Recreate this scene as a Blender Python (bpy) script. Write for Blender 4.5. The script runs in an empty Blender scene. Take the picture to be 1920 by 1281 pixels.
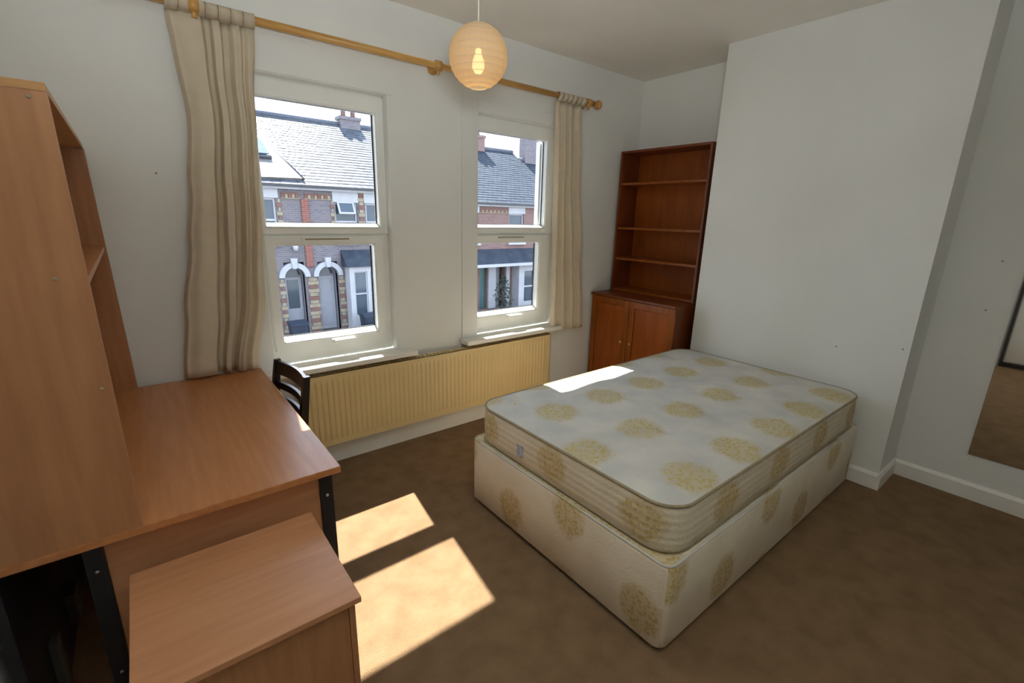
import bpy, bmesh, math, random
from mathutils import Vector, Matrix
random.seed(7)
sc = bpy.context.scene
col = sc.collection
PI = math.pi

# ------------------------------------------------------------------ camera
cam_d = bpy.data.cameras.new('camera')
cam = bpy.data.objects.new('camera', cam_d)
col.objects.link(cam)
sc.camera = cam
YAW, PITCH, ROLL = 0.67628, -0.26307, 0.02441
fw = Vector((math.sin(YAW)*math.cos(PITCH), math.cos(YAW)*math.cos(PITCH), math.sin(PITCH)))
rt = Vector((math.cos(YAW), -math.sin(YAW), 0))
up = rt.cross(fw)
R_ = math.cos(ROLL)*rt + math.sin(ROLL)*up
U_ = -math.sin(ROLL)*rt + math.cos(ROLL)*up
M = Matrix((R_, U_, -fw)).transposed().to_4x4()
M.translation = Vector((-0.556, -2.9063, 1.6077))
cam.matrix_world = M
cam_d.sensor_fit = 'HORIZONTAL'
cam_d.sensor_width = 36.0
cam_d.lens = 868.29/1920*36.0
cam_d.clip_start = 0.05
cam_d.clip_end = 300

# ------------------------------------------------------------------ light
def lin(c):
    return tuple(((v/255)/12.92 if v/255 <= 0.04045 else ((v/255+0.055)/1.055)**2.4) for v in c) + (1.0,)

SUN, SKY, EXPO, LAMP, FLASH = 26.0, 3.0, 0.55, 0.10, 20.0
w = bpy.data.worlds.new('world'); sc.world = w; w.use_nodes = True
wn = w.node_tree.nodes; wl = w.node_tree.links
bg = wn['Background']
tc = wn.new('ShaderNodeTexCoord'); sep = wn.new('ShaderNodeSeparateXYZ')
wl.new(tc.outputs['Generated'], sep.inputs[0])
rp = wn.new('ShaderNodeValToRGB')
rp.color_ramp.elements[0].position = 0.0; rp.color_ramp.elements[0].color = (0.86, 0.92, 1.0, 1)
rp.color_ramp.elements[1].position = 0.9; rp.color_ramp.elements[1].color = (0.55, 0.72, 1.0, 1)
wl.new(sep.outputs['Z'], rp.inputs[0]); wl.new(rp.outputs[0], bg.inputs[0])
bg.inputs[1].default_value = SKY
sun_d = bpy.data.lights.new('sun', 'SUN'); sun_d.energy = SUN; sun_d.angle = math.radians(0.6)
sun_d.color = (1.0, 0.95, 0.88)
sun = bpy.data.objects.new('sun', sun_d); col.objects.link(sun)
sun.rotation_euler = Vector((-0.118, -0.78, -1.0)).to_track_quat('-Z', 'Y').to_euler()
sun.location = (3, 20, 25)
for nm, x0, x1 in (('portal_left', 0.0, 0.74), ('portal_right', 1.42, 2.2)):
    d = bpy.data.lights.new(nm, 'AREA'); d.shape = 'RECTANGLE'; d.size = x1-x0; d.size_y = 1.6
    d.cycles.is_portal = True
    o = bpy.data.objects.new(nm, d); col.objects.link(o)
    o.location = ((x0+x1)/2, 0.2, 1.5); o.rotation_euler = (-PI/2, 0, 0)
fl = bpy.data.lights.new('bounced_flash', 'AREA'); fl.shape = 'DISK'; fl.size = 0.35; fl.energy = FLASH; fl.color = (0.90, 0.97, 1.0)
flo = bpy.data.objects.new('bounced_flash', fl); col.objects.link(flo)
fl.spread = math.radians(130)
flo.location = (-0.50, -3.0, 1.85); flo.rotation_euler = Vector((0.35, 0.56, 1.0)).to_track_quat('-Z', 'Y').to_euler()
sc.view_settings.view_transform = 'Standard'
sc.view_settings.look = 'None'
sc.view_settings.gamma = 1.0
sc.view_settings.exposure = EXPO
sc.view_settings.use_curve_mapping = False
sc.cycles.max_bounces = 14
sc.cycles.diffuse_bounces = 10
sc.cycles.transparent_max_bounces = 16
sc.cycles.caustics_reflective = False
sc.cycles.sample_clamp_indirect = 6.0
sc.cycles.use_denoising = True

# ------------------------------------------------------------------ materials
def newmat(name):
    m = bpy.data.materials.new(name); m.use_nodes = True
    nt = m.node_tree
    return m, nt, nt.nodes['Principled BSDF']

def mat(name, c, rough=0.6, metal=0.0, c2=None, scale=8.0, stretch=(1, 1, 1), detail=4.0, bump=0.0, bscale=None, spec=0.5, contrast=(0.35, 0.65)):
    m, nt, p = newmat(name)
    p.inputs['Base Color'].default_value = lin(c)
    p.inputs['Roughness'].default_value = rough
    p.inputs['Metallic'].default_value = metal
    p.inputs['Specular IOR Level'].default_value = spec
    if c2 or bump:
        t = nt.nodes.new('ShaderNodeTexCoord'); mp = nt.nodes.new('ShaderNodeMapping')
        mp.inputs['Scale'].default_value = stretch
        nt.links.new(t.outputs['Object'], mp.inputs[0])
    if c2:
        n = nt.nodes.new('ShaderNodeTexNoise'); n.inputs['Scale'].default_value = scale; n.inputs['Detail'].default_value = detail
        nt.links.new(mp.outputs[0], n.inputs['Vector'])
        r = nt.nodes.new('ShaderNodeValToRGB')
        r.color_ramp.elements[0].position = contrast[0]; r.color_ramp.elements[0].color = lin(c)
        r.color_ramp.elements[1].position = contrast[1]; r.color_ramp.elements[1].color = lin(c2)
        nt.links.new(n.outputs[0], r.inputs[0]); nt.links.new(r.outputs[0], p.inputs['Base Color'])
    if bump:
        n2 = nt.nodes.new('ShaderNodeTexNoise'); n2.inputs['Scale'].default_value = bscale or scale; n2.inputs['Detail'].default_value = 5
        nt.links.new(mp.outputs[0], n2.inputs['Vector'])
        b = nt.nodes.new('ShaderNodeBump'); b.inputs['Strength'].default_value = bump; b.inputs['Distance'].default_value = 0.01
        nt.links.new(n2.outputs[0], b.inputs['Height']); nt.links.new(b.outputs[0], p.inputs['Normal'])
    return m

M_wall = mat('wall_paint', (228, 229, 226), 0.75, c2=(222, 223, 220), scale=1.6, bump=0.06, bscale=30)
M_ceil = mat('ceiling_paint', (234, 230, 222), 0.8, c2=(228, 224, 216), scale=2.0, bump=0.05, bscale=40)
M_gloss = mat('white_gloss_paint', (236, 234, 228), 0.35, c2=(229, 226, 218), scale=4)
M_upvc = mat('white_plastic', (238, 239, 235), 0.3, c2=(232, 233, 229), scale=3)
M_seal = mat('black_seal', (30, 32, 36), 0.6)
M_carpet = mat('carpet', (150, 122, 92), 0.95, c2=(132, 106, 78), scale=9, detail=8, bump=0.8, bscale=260, spec=0.1, contrast=(0.3, 0.7))
M_beech = mat('beech_veneer', (178, 128, 88), 0.36, c2=(160, 110, 73), scale=3.0, stretch=(14, 14, 1.2), detail=6, contrast=(0.3, 0.75))
M_beech_t = mat('beech_veneer_top', (190, 130, 82), 0.28, c2=(170, 110, 66), scale=3.0, stretch=(14, 1.2, 14), detail=6, contrast=(0.3, 0.75))
M_beech_x = mat('beech_veneer_cross', (196, 142, 102), 0.36, c2=(180, 126, 88), scale=3.0, stretch=(1.2, 14, 14), detail=6, contrast=(0.3, 0.75))
M_edge = mat('beech_edge_band', (188, 140, 84), 0.4, c2=(172, 124, 74), scale=5, stretch=(3, 3, 14))
M_blackmetal = mat('black_steel', (26, 28, 33), 0.38, c2=(34, 36, 41), scale=12)
M_greymetal = mat('grey_steel', (70, 68, 64), 0.5, c2=(62, 60, 57), scale=12)
M_screw = mat('zinc', (190, 190, 190), 0.3, metal=0.9)
M_blackwood = mat('black_lacquered_wood', (24, 20, 19), 0.3, c2=(34, 28, 26), scale=10, stretch=(2, 2, 12))
M_cherry = mat('cherry_stained_wood', (148, 80, 14), 0.38, c2=(126, 62, 8), scale=3, stretch=(9, 9, 1), detail=6)
M_cherry_d = mat('dark_cherry_edge', (118, 58, 18), 0.4, c2=(100, 46, 12), scale=3, stretch=(8, 8, 1))
M_cherry_b = mat('cherry_back_board', (158, 80, 6), 0.5, c2=(140, 66, 4), scale=3, stretch=(6, 6, 1))
M_pine = mat('pine_pole', (206, 160, 92), 0.4, c2=(186, 138, 72), scale=6, stretch=(1, 10, 10))
M_curtain = mat('cream_cotton', (230, 219, 198), 0.9, c2=(222, 210, 188), scale=14, bump=0.25, bscale=300, spec=0.1)
M_rad = mat('cream_radiator_paint', (224, 200, 148), 0.45, c2=(216, 190, 138), scale=2.5)
M_label = mat('woven_label', (190, 194, 204), 0.7, c2=(120, 128, 150), scale=60)
M_piping = mat('taupe_piping', (158, 144, 116), 0.8, c2=(146, 132, 104), scale=60)
M_castor = mat('castor_plastic', (36, 32, 30), 0.5, c2=(44, 40, 36), scale=20)
M_cord = mat('white_flex', (218, 214, 204), 0.5, c2=(210, 206, 196), scale=20)
M_socket = mat('socket_plastic', (225, 223, 216), 0.35, c2=(218, 216, 208), scale=10)
M_dark = mat('dark_gap', (22, 20, 20), 0.8, c2=(28, 26, 25), scale=20)

# curtain cloth lets some daylight through
nt = M_curtain.node_tree
tr = nt.nodes.new('ShaderNodeBsdfTranslucent'); tr.inputs[0].default_value = lin((234, 222, 198))
mx = nt.nodes.new('ShaderNodeMixShader'); mx.inputs[0].default_value = 0.3
out = nt.nodes['Material Output']
nt.links.new(nt.nodes['Principled BSDF'].outputs[0], mx.inputs[1]); nt.links.new(tr.outputs[0], mx.inputs[2])
nt.links.new(mx.outputs[0], out.inputs[0])

def glassmat(name, tint=(0.95, 0.97, 0.98)):
    m = bpy.data.materials.new(name); m.use_nodes = True
    nt = m.node_tree; nt.nodes.remove(nt.nodes['Principled BSDF'])
    t = nt.nodes.new('ShaderNodeBsdfTransparent'); t.inputs[0].default_value = (*tint, 1)
    g = nt.nodes.new('ShaderNodeBsdfGlossy'); g.inputs['Roughness'].default_value = 0.02
    f = nt.nodes.new('ShaderNodeFresnel'); f.inputs[0].default_value = 1.25
    x = nt.nodes.new('ShaderNodeMixShader')
    nt.links.new(f.outputs[0], x.inputs[0]); nt.links.new(t.outputs[0], x.inputs[1]); nt.links.new(g.outputs[0], x.inputs[2])
    nt.links.new(x.outputs[0], nt.nodes['Material Output'].inputs[0])
    return m
M_glass = glassmat('window_glass')
M_mirror = mat('mirror_silver', (235, 236, 234), 0.03, metal=1.0)
M_mirror_edge = mat('mirror_edge', (92, 100, 98), 0.3, c2=(80, 88, 86), scale=20)

# paper lantern: translucent, with a little see-through so the bulb shows
m = bpy.data.materials.new('rice_paper'); m.use_nodes = True; nt = m.node_tree
nt.nodes.remove(nt.nodes['Principled BSDF'])
d_ = nt.nodes.new('ShaderNodeBsdfDiffuse'); d_.inputs[0].default_value = lin((214, 198, 172))
t_ = nt.nodes.new('ShaderNodeBsdfTranslucent'); t_.inputs[0].default_value = lin((226, 200, 160))
p_ = nt.nodes.new('ShaderNodeBsdfTransparent'); p_.inputs[0].default_value = (1, 0.93, 0.82, 1)
m1 = nt.nodes.new('ShaderNodeMixShader'); m1.inputs[0].default_value = 0.5
m2 = nt.nodes.new('ShaderNodeMixShader'); m2.inputs[0].default_value = 0.14
nt.links.new(d_.outputs[0], m1.inputs[1]); nt.links.new(t_.outputs[0], m1.inputs[2])
nt.links.new(m1.outputs[0], m2.inputs[1]); nt.links.new(p_.outputs[0], m2.inputs[2])
nt.links.new(m2.outputs[0], nt.nodes['Material Output'].inputs[0])
M_paper = m
m, nt, p = newmat('bulb_glow'); p.inputs['Emission Color'].default_value = (1, 0.66, 0.3, 1); p.inputs['Emission Strength'].default_value = 4.0
M_bulb = m

def medallion(name, base, base2, med, pu, pv, su, sv, ru, rv, mode, ribs=None):
    """woven ticking with a half-drop lattice of lacy medallions; mode picks the coordinates of the face"""
    m, nt, p = newmat(name); N = nt.nodes; L = nt.links
    p.inputs['Roughness'].default_value = 0.85; p.inputs['Specular IOR Level'].default_value = 0.15
    t = N.new('ShaderNodeTexCoord'); s = N.new('ShaderNodeSeparateXYZ'); L.new(t.outputs['Object'], s.inputs[0])
    def math_(op, a, b=None, c=None):
        n = N.new('ShaderNodeMath'); n.operation = op
        for i, v in enumerate((a, b, c)):
            if v is None: continue
            if isinstance(v, (int, float)): n.inputs[i].default_value = v
            else: L.new(v, n.inputs[i])
        return n.outputs[0]
    if mode == 'top':
        u, v = s.outputs['X'], s.outputs['Y']
    else:
        g = N.new('ShaderNodeNewGeometry'); sn = N.new('ShaderNodeSeparateXYZ'); L.new(g.outputs['Normal'], sn.inputs[0])
        k = math_('GREATER_THAN', math_('ABSOLUTE', sn.outputs['X']), 0.7)
        u = math_('ADD', math_('MULTIPLY', s.outputs['Y'], k), math_('MULTIPLY', s.outputs['X'], math_('SUBTRACT', 1.0, k)))
        v = s.outputs['Z']
    def lattice(ou, ov):
        a = math_('MULTIPLY', math_('SUBTRACT', math_('FRACT', math_('DIVIDE', math_('SUBTRACT', u, ou-pu/2), pu)), 0.5), pu/ru)
        b = math_('MULTIPLY', math_('SUBTRACT', math_('FRACT', math_('DIVIDE', math_('SUBTRACT', v, ov-pv/2), pv)), 0.5), pv/rv)
        return math_('SQRT', math_('ADD', math_('MULTIPLY', a, a), math_('MULTIPLY', b, b)))
    d = math_('MINIMUM', lattice(su, sv), lattice(su+pu/2, sv+pv/2))
    nz = N.new('ShaderNodeTexNoise'); nz.inputs['Scale'].default_value = 26; nz.inputs['Detail'].default_value = 3
    L.new(t.outputs['Object'], nz.inputs['Vector'])
    lace = N.new('ShaderNodeTexVoronoi'); lace.inputs['Scale'].default_value = 55; L.new(t.outputs['Object'], lace.inputs['Vector'])
    d2 = math_('ADD', d, math_('MULTIPLY', math_('SUBTRACT', nz.outputs[0], 0.5), 0.55))
    mask = N.new('ShaderNodeMapRange'); mask.inputs['From Min'].default_value = 1.14; mask.inputs['From Max'].default_value = 0.8
    L.new(d2, mask.inputs[0])
    lm = N.new('ShaderNodeMapRange'); lm.inputs['From Min'].default_value = 0.1; lm.inputs['From Max'].default_value = 0.6
    lm.inputs['To Min'].default_value = 1.0; lm.inputs['To Max'].default_value = 0.45
    L.new(lace.outputs['Distance'], lm.inputs[0])
    fac = math_('MULTIPLY', math_('MULTIPLY', mask.outputs[0], lm.outputs[0]), 0.95)
    n2 = N.new('ShaderNodeTexNoise'); n2.inputs['Scale'].default_value = 5; n2.inputs['Detail'].default_value = 6
    L.new(t.outputs['Object'], n2.inputs['Vector'])
    rr = N.new('ShaderNodeValToRGB'); rr.color_ramp.elements[0].position = 0.35; rr.color_ramp.elements[1].position = 0.7
    rr.color_ramp.elements[0].color = lin(base); rr.color_ramp.elements[1].color = lin(base2); L.new(n2.outputs[0], rr.inputs[0])
    mix = N.new('ShaderNodeMix'); mix.data_type = 'RGBA'; L.new(fac, mix.inputs['Factor']); L.new(rr.outputs[0], mix.inputs['A'])
    mix.inputs['B'].default_value = lin(med); L.new(mix.outputs['Result'], p.inputs['Base Color'])
    n3 = N.new('ShaderNodeTexNoise'); n3.inputs['Scale'].default_value = 90; L.new(t.outputs['Object'], n3.inputs['Vector'])
    h = math_('ADD', math_('MULTIPLY', n3.outputs[0], 0.4), math_('MULTIPLY', n2.outputs[0], 1.8))
    if ribs:
        wv = math_('SINE', math_('MULTIPLY', v if ribs[0] == 'v' else u, ribs[1]))
        h = math_('ADD', h, math_('MULTIPLY', wv, 0.14))
    bp = N.new('ShaderNodeBump'); bp.inputs['Strength'].default_value = 0.5; bp.inputs['Distance'].default_value = 0.008
    L.new(h, bp.inputs['Height']); L.new(bp.outputs[0], p.inputs['Normal'])
    return m
# coordinates are relative to each bed piece's base (see below)
M_tick_top = medallion('mattress_ticking', (208, 205, 196), (188, 188, 185), (184, 162, 86), 0.385, 0.77, 0.26, 0.39, 0.118, 0.105, 'top')
M_tick_side = medallion('mattress_border_ticking', (220, 210, 188), (210, 199, 176), (180, 152, 76), 0.50, 0.9, 0.384, 0.11, 0.10, 0.085, 'side', ribs=('v', 190))
M_tick_base = medallion('divan_ticking', (228, 218, 198), (218, 206, 184), (180, 154, 76), 0.81, 0.38, -0.37, 0.14, 0.095, 0.105, 'side')

# outside
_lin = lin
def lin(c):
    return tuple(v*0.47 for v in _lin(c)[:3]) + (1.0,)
def brickmat(name, c1, c2, mortar, sc_=1.0):
    m, nt, p = newmat(name); N = nt.nodes; L = nt.links
    t = N.new('ShaderNodeTexCoord'); s = N.new('ShaderNodeSeparateXYZ'); L.new(t.outputs['Object'], s.inputs[0])
    a = N.new('ShaderNodeMath'); a.operation = 'ADD'; L.new(s.outputs['X'], a.inputs[0]); L.new(s.outputs['Y'], a.inputs[1])
    c = N.new('ShaderNodeCombineXYZ'); L.new(a.outputs[0], c.inputs[0]); L.new(s.outputs['Z'], c.inputs[1])
    b = N.new('ShaderNodeTexBrick'); L.new(c.outputs[0], b.inputs['Vector'])
    b.inputs['Color1'].default_value = lin(c1); b.inputs['Color2'].default_value = lin(c2); b.inputs['Mortar'].default_value = lin(mortar)
    b.inputs['Scale'].default_value = 1.0; b.inputs['Brick Width'].default_value = 0.225*sc_; b.inputs['Row Height'].default_value = 0.075*sc_; b.inputs['Mortar Size'].default_value = 0.008
    L.new(b.outputs[0], p.inputs['Base Color']); p.inputs['Roughness'].default_value = 0.85
    return m
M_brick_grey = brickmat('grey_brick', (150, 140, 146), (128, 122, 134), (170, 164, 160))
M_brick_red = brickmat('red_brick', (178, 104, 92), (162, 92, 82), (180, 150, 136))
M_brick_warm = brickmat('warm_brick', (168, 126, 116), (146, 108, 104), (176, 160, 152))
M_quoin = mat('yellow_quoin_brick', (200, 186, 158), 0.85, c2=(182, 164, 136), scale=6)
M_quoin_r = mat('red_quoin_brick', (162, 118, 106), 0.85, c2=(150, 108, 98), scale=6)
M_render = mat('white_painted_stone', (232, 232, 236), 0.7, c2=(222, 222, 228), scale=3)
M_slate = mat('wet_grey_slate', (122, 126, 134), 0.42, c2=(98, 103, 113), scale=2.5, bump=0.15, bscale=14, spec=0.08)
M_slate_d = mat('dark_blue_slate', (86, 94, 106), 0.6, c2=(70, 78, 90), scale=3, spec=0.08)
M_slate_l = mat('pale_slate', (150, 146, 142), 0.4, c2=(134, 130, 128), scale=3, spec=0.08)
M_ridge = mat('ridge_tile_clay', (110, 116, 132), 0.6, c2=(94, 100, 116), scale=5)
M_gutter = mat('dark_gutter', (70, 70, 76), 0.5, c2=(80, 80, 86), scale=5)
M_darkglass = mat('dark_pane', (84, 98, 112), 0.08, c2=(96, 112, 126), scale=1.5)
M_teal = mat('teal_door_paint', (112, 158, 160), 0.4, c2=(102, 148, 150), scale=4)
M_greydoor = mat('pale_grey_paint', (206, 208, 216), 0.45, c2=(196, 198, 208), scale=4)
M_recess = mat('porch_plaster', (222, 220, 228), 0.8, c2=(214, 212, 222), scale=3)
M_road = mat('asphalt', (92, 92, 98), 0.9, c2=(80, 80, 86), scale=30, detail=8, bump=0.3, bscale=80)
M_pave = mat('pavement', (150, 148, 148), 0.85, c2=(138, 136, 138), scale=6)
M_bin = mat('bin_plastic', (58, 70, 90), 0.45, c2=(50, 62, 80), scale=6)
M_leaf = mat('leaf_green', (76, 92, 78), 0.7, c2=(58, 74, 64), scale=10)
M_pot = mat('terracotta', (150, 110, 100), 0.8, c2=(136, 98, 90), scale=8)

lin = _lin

# ------------------------------------------------------------------ helpers
def wl_(p):
    v = Vector((0, 0, 0))
    while p: v += p.location; p = p.parent
    return v

def link(name, me, m, parent=None, label=None):
    o = bpy.data.objects.new(name, me)
    if m: me.materials.append(m)
    col.objects.link(o)
    if parent: o.parent = parent
    if label: o['label'] = label
    return o

def obj(name, bm, m, parent=None, smooth=False, label=None, world=True):
    """bm in world coordinates (translated into the parent's frame)"""
    if parent and world:
        bmesh.ops.translate(bm, verts=bm.verts, vec=-wl_(parent))
    bmesh.ops.recalc_face_normals(bm, faces=bm.faces)
    me = bpy.data.meshes.new(name); bm.to_mesh(me); bm.free()
    if smooth:
        for f in me.polygons: f.use_smooth = True
    return link(name, me, m, parent, label)

def thing(name, label, cat, loc=(0, 0, 0), rz=0.0, group=None):
    o = bpy.data.objects.new(name, None); col.objects.link(o)
    o.location = loc; o.rotation_euler = (0, 0, rz); o.empty_display_size = 0.1
    o['label'] = label; o['category'] = cat
    if group: o['group'] = group
    return o

def structure(o, label=None):
    o['kind'] = 'structure'
    if label: o['label'] = label
    return o

def add_box(bm, x0, x1, y0, y1, z0, z1, bev=0.0, seg=2):
    r = bmesh.ops.create_cube(bm, size=1.0)
    vs = r['verts']
    for v in vs:
        v.co = Vector(((x0+x1)/2 + v.co.x*(x1-x0), (y0+y1)/2 + v.co.y*(y1-y0), (z0+z1)/2 + v.co.z*(z1-z0)))
    if bev > 0:
        es = list({e for v in vs for e in v.link_edges})
        bmesh.ops.bevel(bm, geom=es, offset=bev, segments=seg, affect='EDGES', profile=0.6)
    return bm

def box(name, x0, x1, y0, y1, z0, z1, m, parent=None, bev=0.0, label=None, seg=2, world=True):
    bm = bmesh.new(); add_box(bm, min(x0, x1), max(x0, x1), min(y0, y1), max(y0, y1), min(z0, z1), max(z0, z1), bev, seg)
    return obj(name, bm, m, parent, label=label, world=world)

def add_tube(bm, pts, r, seg=8, closed=False):
    pts = [Vector(p) for p in pts]; n = len(pts); rings = []
    rr = r if isinstance(r, (list, tuple)) else [r]*n
    for i, p in enumerate(pts):
        a = pts[(i-1) % n] if (closed or i > 0) else p
        b = pts[(i+1) % n] if (closed or i < n-1) else p
        t = (b-a).normalized()
        ref = Vector((0, 0, 1)) if abs(t.z) < 0.9 else Vector((1, 0, 0))
        s = t.cross(ref).normalized(); q = s.cross(t)
        rings.append([bm.verts.new(p + rr[i]*(math.cos(2*PI*k/seg)*s + math.sin(2*PI*k/seg)*q)) for k in range(seg)])
    for i in range(n if closed else n-1):
        A, B = rings[i], rings[(i+1) % n]
        for k in range(seg):
            bm.faces.new((A[k], A[(k+1) % seg], B[(k+1) % seg], B[k]))
    if not closed:
        bm.faces.new(rings[0]); bm.faces.new(list(reversed(rings[-1])))
    return bm

def tube(name, pts, r, m, parent=None, seg=8, closed=False, label=None, world=True):
    bm = bmesh.new(); add_tube(bm, pts, r, seg, closed)
    return obj(name, bm, m, parent, smooth=True, label=label, world=world)

def add_lathe(bm, prof, c, axis='z', seg=24):
    rings = []
    for r, h in prof:
        ring = []
        for k in range(seg):
            a = 2*PI*k/seg; x, y = r*math.cos(a), r*math.sin(a)
            if axis == 'z': v = Vector((x, y, h))
            elif axis == 'x': v = Vector((h, x, y))
            else: v = Vector((x, h, y))
            ring.append(bm.verts.new(Vector(c)+v))
        rings.append(ring)
    for A, B in zip(rings, rings[1:]):
        for k in range(seg): bm.faces.new((A[k], A[(k+1) % seg], B[(k+1) % seg], B[k]))
    if prof[0][0] > 1e-6: bm.faces.new(rings[0])
    if prof[-1][0] > 1e-6: bm.faces.new(list(reversed(rings[-1])))
    bmesh.ops.remove_doubles(bm, verts=bm.verts, dist=1e-6)
    return bm

def lathe(name, prof, c, m, parent=None, axis='z', seg=24, label=None, world=True):
    bm = bmesh.new(); add_lathe(bm, prof, c, axis, seg)
    return obj(name, bm, m, parent, smooth=True, label=label, world=world)

def add_prism(bm, poly, axis, a, b):
    """extrude a 2-D polygon along an axis from a to b; poly in the two other axes, in xyz order"""
    def P(u, v, h):
        return {'x': (h, u, v), 'y': (u, h, v), 'z': (u, v, h)}[axis]
    A = [bm.verts.new(P(u, v, a)) for u, v in poly]; B = [bm.verts.new(P(u, v, b)) for u, v in poly]
    bm.faces.new(A); bm.faces.new(list(reversed(B)))
    n = len(poly)
    for i in range(n): bm.faces.new((A[i], A[(i+1) % n], B[(i+1) % n], B[i]))
    return bm

def prism(name, poly, axis, a, b, m, parent=None, label=None, world=True):
    bm = bmesh.new(); add_prism(bm, poly, axis, a, b)
    return obj(name, bm, m, parent, label=label, world=world)

def rrect(x0, x1, y0, y1, r, n=6):
    pts = []
    for cx, cy, a0 in ((x1-r, y1-r, 0), (x0+r, y1-r, PI/2), (x0+r, y0+r, PI), (x1-r, y0+r, 3*PI/2)):
        for k in range(n+1):
            a = a0 + PI/2*k/n; pts.append((cx+r*math.cos(a), cy+r*math.sin(a)))
    return pts

# ------------------------------------------------------------------ room shell
XL, XR, YB, H = -1.0, 3.23, -3.75, 2.807
XC, YC, YC2 = 2.8816, -0.9624, -2.3272
TW = 0.18
ZS, ZT = 0.70, 2.30
W1, W2 = (-0.02, 0.755), (1.42, 2.225)

structure(box('floor', XL-0.1, XR+0.1, YB-0.1, TW, -0.12, 0, M_carpet), 'tan carpet covering the bedroom floor')
structure(box('ceiling', XL-0.1, XR+0.1, YB-0.1, TW, H, H+0.12, M_ceil), 'off-white painted ceiling')
bm = bmesh.new()
xs = [XL-0.1, W1[0], W1[1], W2[0], W2[1], XR+0.1]
for i in range(5):
    if i in (1, 3):
        add_box(bm, xs[i], xs[i+1], 0, TW, 0, ZS-0.035); add_box(bm, xs[i], xs[i+1], 0, TW, ZT, H)
    else:
        add_box(bm, xs[i], xs[i+1], 0, TW, 0, H)
structure(obj('wall_front', bm, M_wall), 'white painted wall with the two sash style windows')
structure(box('wall_right', XR, XR+0.1, YB-0.1, 0, 0, H, M_wall), 'white painted wall carrying the mirror')
structure(box('wall_left', XL-0.1, XL, YB-0.1, 0, 0, H, M_wall), 'white painted wall behind the desk')
structure(box('wall_back', XL, XR, YB-0.1, YB, 0, H, M_wall), 'white painted wall opposite the windows')
structure(box('wall_chimney', XC, XR, YC2, YC, 0, H, M_wall), 'white chimney breast projecting behind the bed head')

def board(name, poly, axis, a, b, lab):
    return structure(prism(name, poly, axis, a, b, M_gloss), lab)
def prof(base, sgn, h, t=0.018):   # profile: offset from the wall, height
    return [(base, 0), (base+sgn*t, 0), (base+sgn*t, h-0.018), (base+sgn*t*0.45, h), (base, h)]
board('baseboard_front', prof(0, -1, 0.14), 'x', XL, 2.70, 'white skirting board under the radiator')
board('baseboard_right', prof(XR, -1, 0.105), 'y', YB, YC2, 'white skirting board below the mirror')
board('baseboard_chimney', prof(XC, -1, 0.105), 'y', YC2, YC, 'white skirting board along the chimney breast face')
board('baseboard_return', prof(YC2, -1, 0.105), 'x', XC-0.018, XR, 'short white skirting board on the chimney breast return')
board('baseboard_left', prof(XL, 1, 0.12), 'y', YB, 0, 'white skirting board on the wall behind the desk')
board('baseboard_back', prof(YB, 1, 0.12), 'x', XL, XR, 'white skirting board opposite the windows')
structure(box('trim_1', 1.285, 1.42, -0.010, 0, ZS, 2.385, M_wall, bev=0.003), 'painted vertical board left of the right window')
structure(box('trim_2', 1.42, 2.30, -0.010, 0, 2.305, 2.385, M_wall, bev=0.003), 'painted board above the right window')
structure(box('trim_3', -0.05, 0.79, -0.010, 0, 2.305, 2.385, M_wall, bev=0.003), 'painted board above the left window')

def plug(wall, c, axis, s):
    lathe('wall_plug', [(0.0, s*0.0012), (0.0045, s*0.001), (0.005, 0.0)], c, M_piping, bpy.data.objects[wall], axis=axis, seg=10)
plug('wall_chimney', (XC, -1.963, 0.849), 'x', -1); plug('wall_chimney', (XC, -2.293, 0.91), 'x', -1)
plug('wall_right', (XR, -2.561, 1.432), 'x', -1); plug('wall_right', (XR, -2.551, 1.151), 'x', -1)
plug('wall_front', (-0.435, 0.0, 1.769), 'y', -1)

# door on the left wall (seen only in the mirror)
dr = thing('door_1', 'white flush door near the desk, seen in the mirror', 'door', (XL, -2.8, 0)); del dr['category']; structure(dr)
box('door_leaf', XL+0.001, XL+0.03, -3.2, -2.43, 0.065, 2.02, M_gloss, dr, bev=0.003)
box('bottom_gap_shade', XL+0.001, XL+0.04, -3.2, -2.43, 0.001, 0.06, M_dark, dr)  # dark strip painting the shaded gap under the door
box('side_gap_shade', XL+0.001, XL+0.035, -2.43, -2.39, 0.001, 2.05, M_dark, dr)  # upright dark strip, the shade of the gap at the door edge as colour
lathe('door_handle', [(0.0, 0.0), (0.022, 0.002), (0.012, 0.02), (0.026, 0.045), (0.018, 0.06), (0.0, 0.062)], (XL+0.03, -3.12, 1.0), M_screw, dr, axis='x')

# ------------------------------------------------------------------ windows
def frame_ring(name, x0, x1, z0, z1, wl, wr, wb, wt, y0, y1, m, parent, bev=0.006):
    bm = bmesh.new()
    o_ = [(x0, z0), (x1, z0), (x1, z1), (x0, z1)]
    i_ = [(x0+wl, z0+wb), (x1-wr, z0+wb), (x1-wr, z1-wt), (x0+wl, z1-wt)]
    V = {}
    for y in (y0, y1):
        V[y] = ([bm.verts.new((a, y, b)) for a, b in o_], [bm.verts.new((a, y, b)) for a, b in i_])
    for k in range(4):
        j = (k+1) % 4
        for y in (y0, y1):
            O, I = V[y]; bm.faces.new((O[k], O[j], I[j], I[k]))
        bm.faces.new((V[y0][0][k], V[y0][0][j], V[y1][0][j], V[y1][0][k]))
        bm.faces.new((V[y0][1][k], V[y0][1][j], V[y1][1][j], V[y1][1][k]))
    bmesh.ops.recalc_face_normals(bm, faces=bm.faces)
    es = [e for e in bm.edges if len(e.link_faces) == 2 and e.calc_face_angle() > 1.0]
    bmesh.ops.bevel(bm, geom=es, offset=bev, segments=2, affect='EDGES')
    return obj(name, bm, m, parent)

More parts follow.
